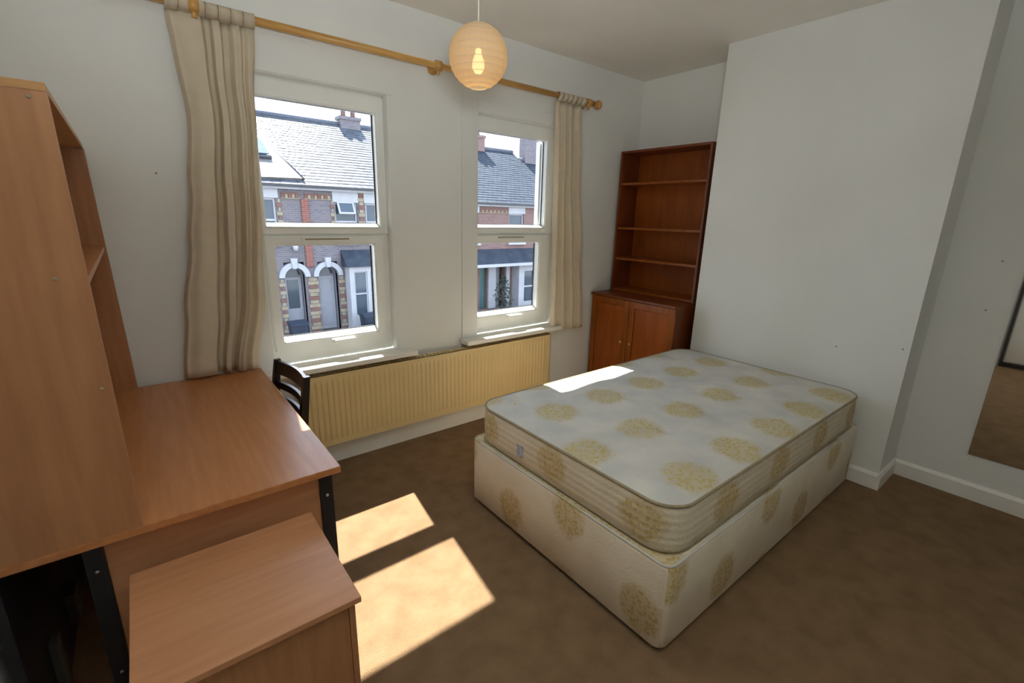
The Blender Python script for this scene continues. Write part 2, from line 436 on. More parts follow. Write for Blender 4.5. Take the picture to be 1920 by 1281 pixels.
def window(n, x0, x1, up, lo, label, sill):
    """up/lo: visible glass rectangles (x0, x1, z0, z1) of the fixed light and the opening sash"""
    wd = thing('window_%d' % n, label, 'window', ((x0+x1)/2, 0.10, ZS)); del wd['category']; structure(wd)
    zm = 1.475
    frame_ring('outer_frame', x0, x1, zm, ZT, up[0]-x0, x1-up[1], up[2]-0.022-zm, ZT-up[3], 0.06, 0.135, M_upvc, wd)
    frame_ring('lower_frame', x0, x1, ZS+0.002, zm, 0.03, 0.052, 0.094, 0.02, 0.065, 0.135, M_upvc, wd)
    sash = frame_ring('opening_sash', x0+0.022, x1-0.042, 0.79, zm-0.005, lo[0]-x0-0.022, x1-0.042-lo[1], 0.838-0.79, zm-0.005-lo[3], 0.045, 0.125, M_upvc, wd, bev=0.008)
    for nm, g, y in (('upper_pane', up, 0.112), ('lower_pane', lo, 0.112)):
        p = box(nm, g[0]-0.004, g[1]+0.004, y, y+0.006, g[2]-0.004, g[3]+0.004, M_glass, wd)
        frame_ring('seal', g[0]-0.002, g[1]+0.002, g[2]-0.002, g[3]+0.002, 0.003, 0.009, 0.003, 0.003, y-0.006, y-0.001, M_seal, p, bev=0.0005)
    cx = (lo[0]+lo[1])/2
    v = box('trickle_vent', cx-0.15, cx+0.15, 0.034, 0.046, 1.436, 1.462, M_upvc, wd, bev=0.004)
    box('vent_slot', cx-0.13, cx+0.13, 0.0325, 0.036, 1.447, 1.455, M_piping, v)
    hb = box('handle', cx-0.02, cx+0.045, 0.025, 0.046, 0.800, 0.828, M_upvc, wd, bev=0.006)
    box('handle_lever', cx-0.01, cx+0.125, 0.008, 0.027, 0.804, 0.823, M_upvc, hb, bev=0.006)
    box('sill_board', sill[0], sill[1], -0.110, 0.062, ZS-0.034, ZS, M_gloss, wd, bev=0.008, seg=3)
    for nm, g, zf in (('glazing_bead', lo, 0.838), ('glazing_bead', up, up[2]-0.022)):
        prism(nm, [(0.052, zf-0.004), (0.052, zf), (0.111, g[2]), (0.111, zf-0.004)], 'x', g[0]-0.003, g[1]+0.003, M_upvc, wd)
    return wd
window(1, W1[0], W1[1], (0.033, 0.70, 1.545, 2.20), (0.058, 0.65, 0.868, 1.413), 'left white plastic window with fixed upper pane, behind the desk', (-0.09, 0.86))
window(2, W2[0], W2[1], (1.447, 2.142, 1.548, 2.20), (1.46, 2.079, 0.868, 1.408), 'right white plastic window with fixed upper pane, beside the bookcase', (1.27, 2.24))

box('outer_reveal', 2.128, 2.16, 0.136, TW, 1.5, 2.2, M_upvc, bpy.data.objects['window_2'])
# ------------------------------------------------------------------ radiator
rd = thing('radiator', 'long cream ribbed panel radiator under the two windows', 'radiator', (1.1, -0.07, 0.16))
rx0, rx1, rz0, rz1 = 0.08, 2.125, 0.165, 0.645
bm = bmesh.new()
pitch = 0.034; n = int((rx1-rx0-0.04)/pitch); cols = [(rx0, 0.0)]
x = rx0+0.02
for i in range(n):
    cols += [(x, 0.0), (x+0.006, 1.0), (x+0.017, 1.0), (x+0.023, 0.0)]; x += pitch
cols += [(rx1, 0.0)]
rows = [(rz0, 0), (rz0+0.035, 0), (rz0+0.055, 1), (rz1-0.055, 1), (rz1-0.035, 0), (rz1, 0)]
g = [[bm.verts.new((cx_, -0.098-0.0045*f*k, z)) for cx_, f in cols] for z, k in rows]
for a, b in zip(g, g[1:]):
    for i in range(len(cols)-1): bm.faces.new((a[i], a[i+1], b[i+1], b[i]))
obj('ribbed_panel', bm, M_rad, rd)
box('back_panel', rx0+0.005, rx1-0.005, -0.050, -0.042, rz0, rz1-0.01, M_rad, rd)
box('side_panel', rx0, rx0+0.004, -0.098, -0.04, rz0+0.01, rz1, M_rad, rd)
box('side_panel', rx1-0.004, rx1, -0.098, -0.04, rz0+0.01, rz1, M_rad, rd)
bm = bmesh.new(); x = rx0
add_box(bm, rx0, rx1, -0.098, -0.090, rz1-0.006, rz1); add_box(bm, rx0, rx1, -0.05, -0.04, rz1-0.006, rz1)
while x < rx1-0.02:
    add_box(bm, x, x+0.012, -0.09, -0.05, rz1-0.004, rz1); x += 0.03
obj('top_grille', bm, M_rad, rd)
for x in (0.35, 1.85):
    box('wall_bracket', x, x+0.03, -0.045, -0.0005, rz0+0.06, rz1-0.06, M_rad, rd)
tube('supply_pipe', [(rx1-0.02, -0.07, rz0+0.01), (rx1-0.02, -0.07, 0.001)], 0.0075, M_gloss, rd)
tube('supply_pipe', [(rx0+0.02, -0.07, rz0+0.01), (rx0+0.02, -0.07, 0.001)], 0.0075, M_gloss, rd)

# ------------------------------------------------------------------ curtain pole
RY, RZ, RR = -0.08, 2.503, 0.019
cp = thing('curtain_pole', 'long pine curtain pole with ball ends above the windows', 'curtain pole', (1.07, RY, RZ))
tube('pole', [(-0.46, RY, RZ), (2.50, RY, RZ)], RR, M_pine, cp, seg=16)
for s, x in ((-1, -0.46), (1, 2.50)):
    pr = [(0.0, 0), (0.024, 0.0), (0.024, 0.012), (0.015, 0.018), (0.03, 0.032), (0.036, 0.05), (0.03, 0.068), (0.012, 0.08), (0.0, 0.082)]
    bm = bmesh.new(); add_lathe(bm, [(r, s*h) for r, h in pr], (x, RY, RZ), 'x', 18); obj('finial', bm, M_pine, cp, smooth=True)
for x in (-0.20, 1.07, 2.44):
    b = lathe('bracket', [(0.0, 0.0), (0.032, 0.0), (0.032, -0.012), (0.016, -0.02), (0.016, -0.05), (0.022, -0.056), (0.022, -0.066)], (x, -0.001, RZ-0.006), M_pine, cp, axis='y', seg=16)
    bm = bmesh.new(); add_tube(bm, [(x-0.02, RY, RZ), (x+0.02, RY, RZ)], RR+0.010, 16); obj('cup', bm, M_pine, b, smooth=True)
    lathe('peg', [(0.0, -0.052), (0.012, -0.05), (0.010, -0.03), (0.012, -0.02)], (x, RY, RZ), M_pine, b, seg=10)

# ------------------------------------------------------------------ curtains
def interp(pts, t):
    for (a, va), (b, vb) in zip(pts, pts[1:]):
        if a <= t <= b:
            k = (t-a)/(b-a) if b > a else 0; k = k*k*(3-2*k)
            return va+(vb-va)*k
    return pts[-1][1] if t > pts[-1][0] else pts[0][1]

def curtain(label, left, right, foldp, ztop, zbot, yc, amp, ntab, hem=0.0):
    """left/right: x of the two edges as functions of height fraction (0 top .. 1 bottom)"""
    xm = (left[0][1]+right[0][1])/2
    c = thing('curtain', label, 'curtain', (xm, yc, zbot), group='cream tab-top curtains')
    NU, NV = 150, 40
    bm = bmesh.new(); G = []
    for j in range(NV+1):
        t = j/NV; a, b = interp(left, t), interp(right, t); row = []
        for i in range(NU+1):
            u = i/NU; f = interp(foldp, u)
            wob = 0.16*math.sin(7*u+3.1*t)+0.08*math.sin(23*u-5*t)
            k = amp*(0.55+0.45*min(1, t*3))
            xx = a+(b-a)*u + 0.012*math.sin(9*u+4*t)*t
            yy = yc - k*(f+wob*0.5) 
            zz = ztop+(zbot-ztop)*t + hem*math.sin(3.0*u+0.5)*t*t
            if t < 0.04: zz -= 0.012*abs(math.sin(PI*u*ntab))*(1-t/0.04)
            row.append(bm.verts.new((xx, min(yy, -0.008), zz)))
        G.append(row)
    for a, b in zip(G, G[1:]):
        for i in range(NU): bm.faces.new((a[i], a[i+1], b[i+1], b[i]))
    cl = obj('cloth', bm, M_curtain, c, smooth=True)
    sm = cl.modifiers.new('thickness', 'SOLIDIFY'); sm.thickness = 0.002
    for k in range(ntab):
        u = (k+0.5)/ntab; x = left[0][1]+(right[0][1]-left[0][1])*u
        bm = bmesh.new(); ring = []
        hw = 0.47*abs(right[0][1]-left[0][1])/ntab if ntab > 6 else 0.024
        path = [(yc-0.014, ztop-0.012)]
        for q in range(9):
            a = PI*q/8; path.append((RY-(RR+0.006)*math.cos(a), RZ+(RR+0.006)*math.sin(a)))
        path.append((yc+0.004, ztop-0.012))
        for y, z in path:
            ring.append((bm.verts.new((x-hw, y, z)), bm.verts.new((x+hw, y, z))))
        for A, B in zip(ring, ring[1:]): bm.faces.new((A[0], A[1], B[1], B[0]))
        tb = obj('tab', bm, M_curtain, c, smooth=True)
        sm = tb.modifiers.new('thickness', 'SOLIDIFY'); sm.thickness = 0.0025; sm.offset = 1
    return c
curtain('wide cream curtain hanging at the left window, its hem behind the desk',
        [(0, -0.31), (0.1, -0.30), (0.25, -0.285), (0.45, -0.325), (0.6, -0.36), (0.8, -0.415), (1, -0.45)],
        [(0, 0.05), (0.2, 0.02), (0.5, 0.0), (0.75, -0.03), (1, -0.11)],
        [(0, -0.6), (0.05, 0.3), (0.2, 0.75), (0.36, 0.55), (0.42, -0.9), (0.46, -0.8), (0.50, 0.55), (0.57, 0.65), (0.62, -0.95), (0.67, -0.9), (0.74, 0.4), (0.80, 0.75), (0.85, -0.2), (0.91, 0.5), (0.96, 0.2), (1, -0.5)],
        2.48, 0.748, -0.062, 0.042, 7, hem=0.004)
curtain('narrow cream curtain hanging at the right window, clear of the radiator',
        [(0, 2.10), (0.3, 2.115), (1, 2.16)],
        [(0, 2.40), (0.3, 2.43), (0.6, 2.50), (1, 2.575)],
        [(0, -0.4), (0.08, 0.5), (0.18, -0.7), (0.30, 0.7), (0.40, -0.9), (0.52, 0.8), (0.64, -0.6), (0.72, -0.7), (0.82, 0.6), (0.9, 0.5), (1, -0.7)],
        2.48, 0.648, -0.062, 0.036, 6, hem=0.008)

# ------------------------------------------------------------------ paper lantern
LX, LY, LZ, LR = 0.71, -1.05, 2.268, 0.127
pl = thing('pendant_lamp', 'lit round paper lantern shade hanging from the ceiling by a flex', 'lamp', (LX, LY, H))
bm = bmesh.new(); NR, NS = 12, 40; rings = []
for j in range(NR*4+1):
    t = j/(NR*4); th = 0.30+(PI-0.60)*t
    r = LR*(1-0.018*abs(math.sin(PI*NR*t)))
    rings.append([bm.verts.new((LX+r*math.sin(th)*math.cos(2*PI*k/NS), LY+r*math.sin(th)*math.sin(2*PI*k/NS), LZ+r*math.cos(th))) for k in range(NS)])
for A, B in zip(rings, rings[1:]):
    for k in range(NS): bm.faces.new((A[k], A[(k+1) % NS], B[(k+1) % NS], B[k]))
ps = obj('paper_shade', bm, M_paper, pl, smooth=True)
bm = bmesh.new()
for j in range(NR+1):
    t = j/NR; th = 0.30+(PI-0.60)*t; r = LR*0.996
    add_tube(bm, [(LX+r*math.sin(th)*math.cos(2*PI*k/32), LY+r*math.sin(th)*math.sin(2*PI*k/32), LZ+r*math.cos(th)) for k in range(32)], 0.0009, 4, True)
ribs = obj('rib', bm, M_cord, ps); ribs['kind'] = 'stuff'
tube('flex', [(LX, LY, H-0.03), (LX, LY, LZ+0.075)], 0.0035, M_cord, pl)
lathe('ceiling_rose', [(0.0, 0.0), (0.045, 0.0), (0.045, -0.012), (0.02, -0.03), (0.0, -0.032)], (LX, LY, H-0.0005), M_upvc, pl)
lathe('bulb_holder', [(0.0, 0.08), (0.016, 0.078), (0.018, 0.03), (0.0, 0.03)], (LX, LY, LZ), M_upvc, pl, seg=14)
lathe('bulb', [(0.0, 0.03), (0.012, 0.028), (0.014, 0.01), (0.026, -0.02), (0.026, -0.045), (0.015, -0.062), (0.0, -0.066)], (LX, LY, LZ), M_bulb, pl, seg=18)
ld = bpy.data.lights.new('lantern_light', 'POINT'); ld.energy = LAMP; ld.color = (1, 0.72, 0.40); ld.shadow_soft_size = 0.03
lo_ = bpy.data.objects.new('lantern_light', ld); col.objects.link(lo_); lo_.location = (LX, LY, LZ-0.085)

# ------------------------------------------------------------------ bookcase and cupboard in the alcove
cb = thing('cupboard', 'low brown wooden cupboard with two panelled doors in the alcove', 'cupboard', (2.95, -0.49, 0))
cx0, cx1, cy0, cy1, cz = 2.70, 3.205, -0.902, -0.028, 0.955
box('top', cx0-0.012, cx1, cy0, cy1+0.006, cz-0.022, cz, M_cherry_d, cb, bev=0.004)
box('side_panel', cx0+0.02, cx1, cy0, cy0+0.02, 0.0, cz-0.022, M_cherry_d, cb)
box('side_panel', cx0+0.02, cx1, cy1-0.02, cy1, 0.0, cz-0.022, M_cherry_d, cb)
box('back_panel', cx1-0.01, cx1-0.002, cy0+0.02, cy1-0.02, 0.06, cz-0.022, M_cherry_b, cb)
box('plinth', cx0+0.04, cx0+0.055, cy0+0.02, cy1-0.02, 0.0, 0.07, M_cherry_d, cb)
ym = -0.455
for y0, y1, ky in ((cy0+0.002, ym-0.002, ym-0.05), (ym+0.002, cy1-0.002, ym+0.05)):
    d = frame_ring.__call__  # stile-and-rail door, raised field
    bm = bmesh.new()
    z0, z1, s = 0.075, cz-0.026, 0.055
    add_box(bm, cx0, cx0+0.02, y0, y0+s, z0, z1, 0.003); add_box(bm, cx0, cx0+0.02, y1-s, y1, z0, z1, 0.003)
    add_box(bm, cx0, cx0+0.02, y0+s, y1-s, z0, z0+s, 0.003); add_box(bm, cx0, cx0+0.02, y0+s, y1-s, z1-s, z1, 0.003)
    dd = obj('door', bm, M_cherry, cb)
    box('door_field', cx0+0.007, cx0+0.018, y0+s+0.001, y1-s-0.001, z0+s+0.001, z1-s-0.001, M_cherry_b, dd, bev=0.006)
    lathe('knob', [(0.0, -0.028), (0.010, -0.026), (0.015, -0.018), (0.011, -0.008), (0.008, 0.0), (0.0, 0.0)], (cx0, ky, 0.56), M_pine, dd, axis='x', seg=14)

bk = thing('bookcase', 'tall brown open bookcase with empty shelves standing on the cupboard', 'bookcase', (3.07, -0.46, cz))
bx0, bx1, by0, by1, bz1 = 2.95, 3.205, -0.898, -0.032, 2.192
box('side_panel', bx0, bx1, by0, by0+0.019, cz, bz1, M_cherry_d, bk, bev=0.002)
box('side_panel', bx0, bx1, by1-0.019, by1, cz, bz1, M_cherry_d, bk, bev=0.002)
box('top_panel', bx0, bx1, by0+0.0195, by1-0.0195, bz1-0.02, bz1, M_cherry_d, bk, bev=0.002)
box('back_panel', bx1-0.008, bx1-0.002, by0+0.02, by1-0.02, cz, bz1-0.02, M_cherry_b, bk)
for z in (0.967, 1.255, 1.53, 1.915):
    box('shelf', bx0+0.006, bx1-0.009, by0+0.0195, by1-0.0195, z-0.010, z+0.010, M_cherry, bk, bev=0.002)

# ------------------------------------------------------------------ mirror
mr = thing('mirror', 'tall frameless mirror fixed to the right wall', 'mirror', (XR, -2.9, 0.28))
box('backing', XR-0.005, XR-0.0008, -3.253, -2.657, 0.283, 1.80, M_mirror_edge, mr)
box('glass', XR-0.009, XR-0.005, -3.255, -2.655, 0.281, 1.802, M_mirror, mr)

# ------------------------------------------------------------------ bed: divan base and mattress
BX0, BX1, BY0, BY1, BZ = 0.772, 2.835, -2.189, -0.905, 0.397
db = thing('divan_base', 'cream divan bed base with faded yellow floral medallions', 'bed base', (BX0, BY1, 0))
def slab(rings, name, m, parent, caps=True):
    bm = bmesh.new(); R = []
    for pts, z in rings: R.append([bm.verts.new((x, y, z)) for x, y in pts])
    n = len(R[0])
    for A, B in zip(R, R[1:]):
        for i in range(n): bm.faces.new((A[i], A[(i+1) % n], B[(i+1) % n], B[i]))
    if caps: bm.faces.new(list(reversed(R[0]))); bm.faces.new(R[-1])
    return obj(name, bm, m, parent, smooth=False)
def rr_(ins, r=0.045): return rrect(BX0+ins, BX1-ins, BY0+ins, BY1-ins, r-ins if r-ins > 0.01 else 0.01, 8)
b_ = slab([(rr_(0.006), 0.022), (rr_(0.0), 0.03), (rr_(0.0), BZ-0.022), (rr_(0.004), BZ-0.008), (rr_(0.014), BZ)], 'divan_body', M_tick_base, db)
for f in b_.data.polygons: f.use_smooth = abs(f.normal.z) < 0.5
bm = bmesh.new(); add_tube(bm, [(x, y, BZ-0.004) for x, y in rrect(BX0+0.006, BX1-0.006, BY0+0.006, BY1-0.006, 0.042, 8)], 0.006, 6, True)
obj('top_piping', bm, M_tick_top, db, smooth=True)
slab([(rr_(0.02), 0.012), (rr_(0.02), 0.022)], 'underside', M_dark, db)
for x in (BX0+0.07, BX1-0.07):
    for y in (BY0+0.07, (BY0+BY1)/2, BY1-0.07):
        lathe('castor', [(0.0, 0.0), (0.03, 0.0), (0.03, 0.006), (0.022, 0.013), (0.0, 0.013)], (x, y, 0.0), M_castor, db, seg=12)

MX0, MX1, MY0, MY1, MZ0, MZ1, MRR = 0.793, 2.832, -2.172, -0.914, BZ+0.002, 0.614, 0.13
mt = thing('mattress', 'cream tufted mattress with yellow medallions on the divan base', 'mattress', (MX0, MY1, MZ0))
def mr_(ins): return rrect(MX0+ins, MX1-ins, MY0+ins, MY1-ins, MRR-ins, 10)
prof_ = [(0.018, 0.0), (0.006, 0.012), (0.002, 0.05), (0.0, 0.11), (0.003, 0.165), (0.008, 0.195), (0.012, 0.205)]
b_ = slab([(mr_(i), MZ0+z) for i, z in prof_], 'side_border', M_tick_side, mt, caps=True)
for f in b_.data.polygons: f.use_smooth = abs(f.normal.z) < 0.9
for nm, i, z in (('piping', 0.006, 0.202), ('piping', 0.006, 0.012)):
    bm = bmesh.new(); add_tube(bm, [(x, y, MZ0+z) for x, y in mr_(i)], 0.0065, 6, True); obj(nm, bm, M_piping, mt, smooth=True)
tufts = []
for r in range(-1, 4):
    for c in range(-1, 7):
        x = MX0+0.17+0.385*c+(0.19 if r % 2 else 0); y = MY1-0.14-0.35*r
        if MX0+0.1 < x < MX1-0.1 and MY0+0.1 < y < MY1-0.1: tufts.append((x, y))
NX, NY = 130, 84
bm = bmesh.new(); G = []
x0, x1, y0, y1 = MX0+0.010, MX1-0.010, MY0+0.010, MY1-0.010; r = MRR-0.01
for j in range(NY+1):
    row = []
    for i in range(NX+1):
        x = x0+(x1-x0)*i/NX; y = y0+(y1-y0)*j/NY
        sx = 1 if x > (x0+x1)/2 else -1; sy = 1 if y > (y0+y1)/2 else -1
        ccx = (x1-r) if sx > 0 else (x0+r); ccy = (y1-r) if sy > 0 else (y0+r)
        dx, dy = (x-ccx)*sx/r, (y-ccy)*sy/r
        if dx > 0 and dy > 0:
            k = max(dx, dy)/math.hypot(dx, dy); dx *= k; dy *= k; x = ccx+sx*dx*r; y = ccy+sy*dy*r
        # distance to the outline
        ex, ey = min(x-x0, x1-x), min(y-y0, y1-y); e = min(ex, ey)
        if dx > 0 and dy > 0: e = r*(1-math.hypot(dx, dy))
        z = MZ0+0.205+0.018*(1-math.exp(-max(e, 0)/0.05))+0.0035*math.sin(16.3*x+1.1)*math.sin(17*y+0.4)*min(1, max(e, 0)/0.08)
        if e > 0.01:
            for tx, ty in tufts:
                q = math.hypot(x-tx, y-ty)
                if q < 0.16: z -= 0.010*math.exp(-(q/0.032)**2)+0.007*math.exp(-(q/0.085)**2)
        row.append(bm.verts.new((x, y, z)))
    G.append(row)
for a, b in zip(G, G[1:]):
    for i in range(NX): bm.faces.new((a[i], a[i+1], b[i+1], b[i]))
bmesh.ops.remove_doubles(bm, verts=bm.verts, dist=1e-5)
obj('quilted_top', bm, M_tick_top, mt, smooth=True)
for tx, ty in tufts:
    lathe('tuft', [(0.0, -0.002), (0.006, -0.002), (0.007, 0.001), (0.004, 0.003), (0.0, 0.0035)], (tx, ty, MZ0+0.2075), M_tick_side, mt, seg=8)
lb = box('label', MX0-0.0035, MX0+0.001, -1.335, -1.287, MZ0+0.050, MZ0+0.112, M_label, mt, label='small bluish woven maker label on the foot end')

# ------------------------------------------------------------------ desk
DX, DY0, DY1, DZ = -0.100, -1.380, -0.032, 0.735
DXL = XL+0.022
dk = thing('desk', 'beech veneer desk on black steel legs along the left wall', 'desk', (-0.55, -0.7, 0))
box('desktop', DXL, DX, DY0, DY1, DZ-0.025, DZ, M_beech_t, dk, bev=0.003)
for y in (DY0+0.045, DY1-0.085):
    for x in (-0.165, -0.80):
        lg = box('leg', x, x+0.045, y, y+0.04, 0.0, DZ-0.026, M_blackmetal, dk, bev=0.004)
        for z in (0.61, 0.25):
            bm = bmesh.new(); add_lathe(bm, [(0.0, -0.003), (0.005, -0.003), (0.006, 0.0)], (x+0.0225, y, z), 'y', 10)
            obj('screw', bm, M_screw, lg, smooth=True)
    box('foot_bar', -0.84, -0.115, y+0.003, y+0.037, 0.0, 0.028, M_blackmetal, dk, bev=0.006)
    box('end_panel', -0.754, -0.166, y+0.012, y+0.028, 0.24, DZ-0.026, M_beech_x, dk)
box('modesty_panel', -0.775, -0.759, DY0+0.09, DY1-0.09, 0.36, DZ-0.026, M_beech_t, dk)

box('shade_panel', -0.977, -0.95, DY0+0.004, DY1-0.02, 0.03, DZ-0.027, M_blackmetal, dk, bev=0.002)  # added black sheet, its colour stands in for the shade under the desk
cd_ = box('cable_duct', -0.9498, -0.925, -1.16, -1.10, 0.03, 0.30, M_greymetal, dk, bev=0.004)
box('duct_box', -0.9496, -0.915, -0.86, -0.76, 0.13, 0.25, M_greymetal, dk, bev=0.004)

ht = thing('desk_hutch', 'tall beech shelf unit standing on the desk against the left wall', 'shelf unit', (-0.82, -0.7, DZ))
HX, HZ = -0.660, 1.868
prism('side_panel', [(DXL, DZ), (-0.657, DZ), (-0.664, HZ-0.018), (DXL, HZ-0.018)], 'y', DY0+0.001, DY0+0.017, M_beech, ht)
prism('side_panel', [(DXL, DZ), (-0.656, DZ), (-0.678, HZ-0.018), (DXL, HZ-0.018)], 'y', DY1-0.018, DY1-0.002, M_beech, ht)
prism('top_panel', [(DXL, DY0), (-0.665, DY0), (-0.681, DY1-0.001), (DXL, DY1-0.001)], 'z', HZ-0.018, HZ, M_edge, ht)
box('back_panel', DXL, DXL+0.005, DY0+0.018, DY1-0.019, DZ+0.30, HZ-0.02, M_beech, ht)
prism('shelf', [(DXL+0.006, DY0+0.0175), (-0.666, DY0+0.0175), (-0.676, DY1-0.0185), (DXL+0.006, DY1-0.0185)], 'z', 1.415, 1.433, M_beech_t, ht)
for (x, z) in ((HX-0.035, HZ-0.032), (HX-0.02, 1.155), (HX-0.06, 1.44)):
    bm = bmesh.new(); add_lathe(bm, [(0.0, -0.0008), (0.0045, -0.0008), (0.005, 0.0)], (x, DY0+0.001, z), 'y', 10); obj('screw_cap', bm, M_piping, ht, smooth=True)

# ------------------------------------------------------------------ pedestal
PX0, PX1, PY0, PY1, PZ = -0.708, -0.215, -1.853, -1.387, 0.60
pd = thing('drawer_pedestal', 'low beech pedestal cabinet at the near end of the desk', 'cabinet', (-0.46, -1.62, 0))
box('top', PX0, PX1, PY0, PY1, PZ-0.018, PZ, M_beech_x, pd, bev=0.002)
ix0, ix1 = PX0+0.012, PX1-0.014
box('side_panel', ix0, ix0+0.016, PY0+0.016, PY1-0.012, 0.045, PZ-0.0185, M_beech, pd)
box('side_panel', ix1-0.016, ix1, PY0+0.016, PY1-0.012, 0.045, PZ-0.0185, M_beech, pd)
box('back_panel', ix0+0.0165, ix1-0.0165, PY0+0.020, PY0+0.034, 0.045, PZ-0.0185, M_beech, pd)
box('bottom_panel', ix0+0.0165, ix1-0.0165, PY0+0.035, PY1-0.03, 0.045, 0.061, M_beech_x, pd)
for i, (z0, z1) in enumerate(((0.05, 0.22), (0.225, 0.395), (0.40, PZ-0.02))):
    d = box('drawer', ix0+0.0165, ix1-0.0165, PY1-0.028, PY1-0.013, z0, z1, M_beech_x, pd, bev=0.0015)
    box('drawer_pull', -0.51, -0.41, PY1-0.0135, PY1-0.004, (z0+z1)/2-0.006, (z0+z1)/2+0.006, M_blackmetal, d, bev=0.003)
for x in (ix0+0.04, ix1-0.04):
    for y in (PY0+0.06, PY1-0.06):
        lathe('castor', [(0.0, 0.0), (0.02, 0.0), (0.022, 0.02), (0.014, 0.04), (0.0, 0.045)], (x, y, 0.0), M_castor, pd, seg=12)

# ------------------------------------------------------------------ chair (faces -x, tucked under the desk)
ch = thing('dining_chair', 'black wooden slat-back chair tucked under the desk', 'chair', (-0.245, -0.53, 0), rz=math.radians(7))
def L(nm, *a, **k): return box(nm, *a, M_blackwood, ch, world=False, **k)
cw = 0.185
for s in (-1, 1):
    pts = [(0.16, s*cw, 0.0), (0.15, s*cw, 0.22), (0.15, s*cw, 0.44), (0.175, s*cw, 0.65), (0.205, s*cw, 0.855)]
    bm = bmesh.new(); R = []
    for i, (x, y, z) in enumerate(pts):
        hx, hy = (0.018, 0.014) if i < 4 else (0.014, 0.013)
        R.append([bm.verts.new((x+a*hx, y+b*hy, z)) for a, b in ((-1, -1), (1, -1), (1, 1), (-1, 1))])
    for A, B in zip(R, R[1:]):
        for k in range(4): bm.faces.new((A[k], A[(k+1) % 4], B[(k+1) % 4], B[k]))
    bm.faces.new(list(reversed(R[0]))); bm.faces.new(R[-1])
    obj('back_post', bm, M_blackwood, ch, world=False)
    L('leg', -0.22, -0.186, s*cw-0.017, s*cw+0.017, 0.0, 0.425, bev=0.003)
    L('side_rail', -0.186, 0.134, s*cw-0.010, s*cw+0.010, 0.365, 0.424)
    L('stretcher', -0.186, 0.137, s*cw-0.008, s*cw+0.008, 0.14, 0.165)
L('front_rail', -0.215, -0.195, -cw+0.018, cw-0.018, 0.365, 0.424)
L('rear_rail', 0.14, 0.16, -cw+0.015, cw-0.015, 0.365, 0.424)
L('seat', -0.235, 0.128, -0.205, 0.205, 0.426, 0.446, bev=0.008, seg=3)
def slat(z0, z1, bow):
    bm = bmesh.new(); n = 10; R = []
    for i in range(n+1):
        t = i/n; y = -cw+0.012+(2*cw-0.024)*t; b = bow*math.sin(PI*t)
        def xx(z): return 0.15+0.055*max(0, (z-0.44))/0.415+b
        R.append([bm.verts.new(p) for p in ((xx(z0)-0.008, y, z0), (xx(z0)+0.008, y, z0), (xx(z1)+0.008, y, z1), (xx(z1)-0.008, y, z1))])
    for A, B in zip(R, R[1:]):
        for k in range(4): bm.faces.new((A[k], A[(k+1) % 4], B[(k+1) % 4], B[k]))
    bm.faces.new(list(reversed(R[0]))); bm.faces.new(R[-1])
    obj('back_slat', bm, M_blackwood, ch, world=False)
slat(0.782, 0.850, 0.022); slat(0.708, 0.742, 0.022); slat(0.625, 0.672, 0.020); slat(0.545, 0.58, 0.018)

# ------------------------------------------------------------------ the street outside
G0 = -3.3
structure(box('ground_road', -30, 45, 3.0, 12.6, G0-0.35, G0-0.15, M_road), 'grey asphalt road between the terraces')
structure(box('ground_pavement', -30, 45, 12.6, 24.0, G0-0.35, G0, M_pave), 'pale pavement in front of the opposite terrace')

FY = 16.2
def arch_pts(cx, zs, r, n=14):
    return [(cx+r*math.cos(PI*k/n), zs+r*math.sin(PI*k/n)) for k in range(n+1)]

def slates(name, x0, x1, ey, ez, ry, rz, m, parent, w_=0.29, expo=0.23, clip=None):
    dl = math.hypot(ry-ey, rz-ez); dy, dz = (ry-ey)/dl, (rz-ez)/dl; ny, nz = -dz, dy
    V, F = [], []
    rows = int(dl/expo)+1
    for r in range(rows):
        s0 = r*expo; s1 = min(s0+expo*1.25, dl)
        off = (w_/2 if r % 2 else 0)
        x = x0-off
        while x < x1:
            a, b = max(x, x0)+0.006, min(x+w_, x1)-0.006
            x += w_
            if b-a < 0.03: continue
            if clip and not clip((a+b)/2, s0/dl): continue
            j = random.uniform(0, 0.006); h0, h1 = 0.022+j, 0.004
            i0 = len(V)
            for xx in (a, b):
                for s, h in ((s0, h0), (s0, h0-0.014), (s1, h1), (s1, h1-0.004)):
                    V.append((xx, ey+dy*s+ny*h, ez+dz*s+nz*h))
            F += [(i0, i0+2, i0+6, i0+4), (i0, i0+4, i0+5, i0+1), (i0, i0+1, i0+3, i0+2), (i0+4, i0+6, i0+7, i0+5), (i0+2, i0+3, i0+7, i0+6)]
    o = wl_(parent); V = [tuple(Vector(v)-o) for v in V]
    me = bpy.data.meshes.new(name); me.from_pydata(V, [], F); me.update()
    ob = link(name, me, m, parent); ob['kind'] = 'stuff'
    return ob

def ext_window(parent, x0, x1, z0, z1, y, open_top=False, cols=1):
    f = frame_ring('window', x0, x1, z0, z1, 0.07, 0.07, 0.07, 0.07, y-0.05, y+0.05, M_render, parent, bev=0.006)
    zm = z0+(z1-z0)*0.52
    box('meeting_rail', x0+0.07, x1-0.07, y-0.04, y+0.04, zm-0.035, zm+0.035, M_render, f)
    box('pane', x0+0.06, x1-0.06, y+0.0, y+0.02, z0+0.06, zm-0.03, M_darkglass, f)
    box('pane', x0+0.06, x1-0.06, y+0.0, y+0.02, zm+0.03, z1-0.06, M_darkglass, f)
    return f

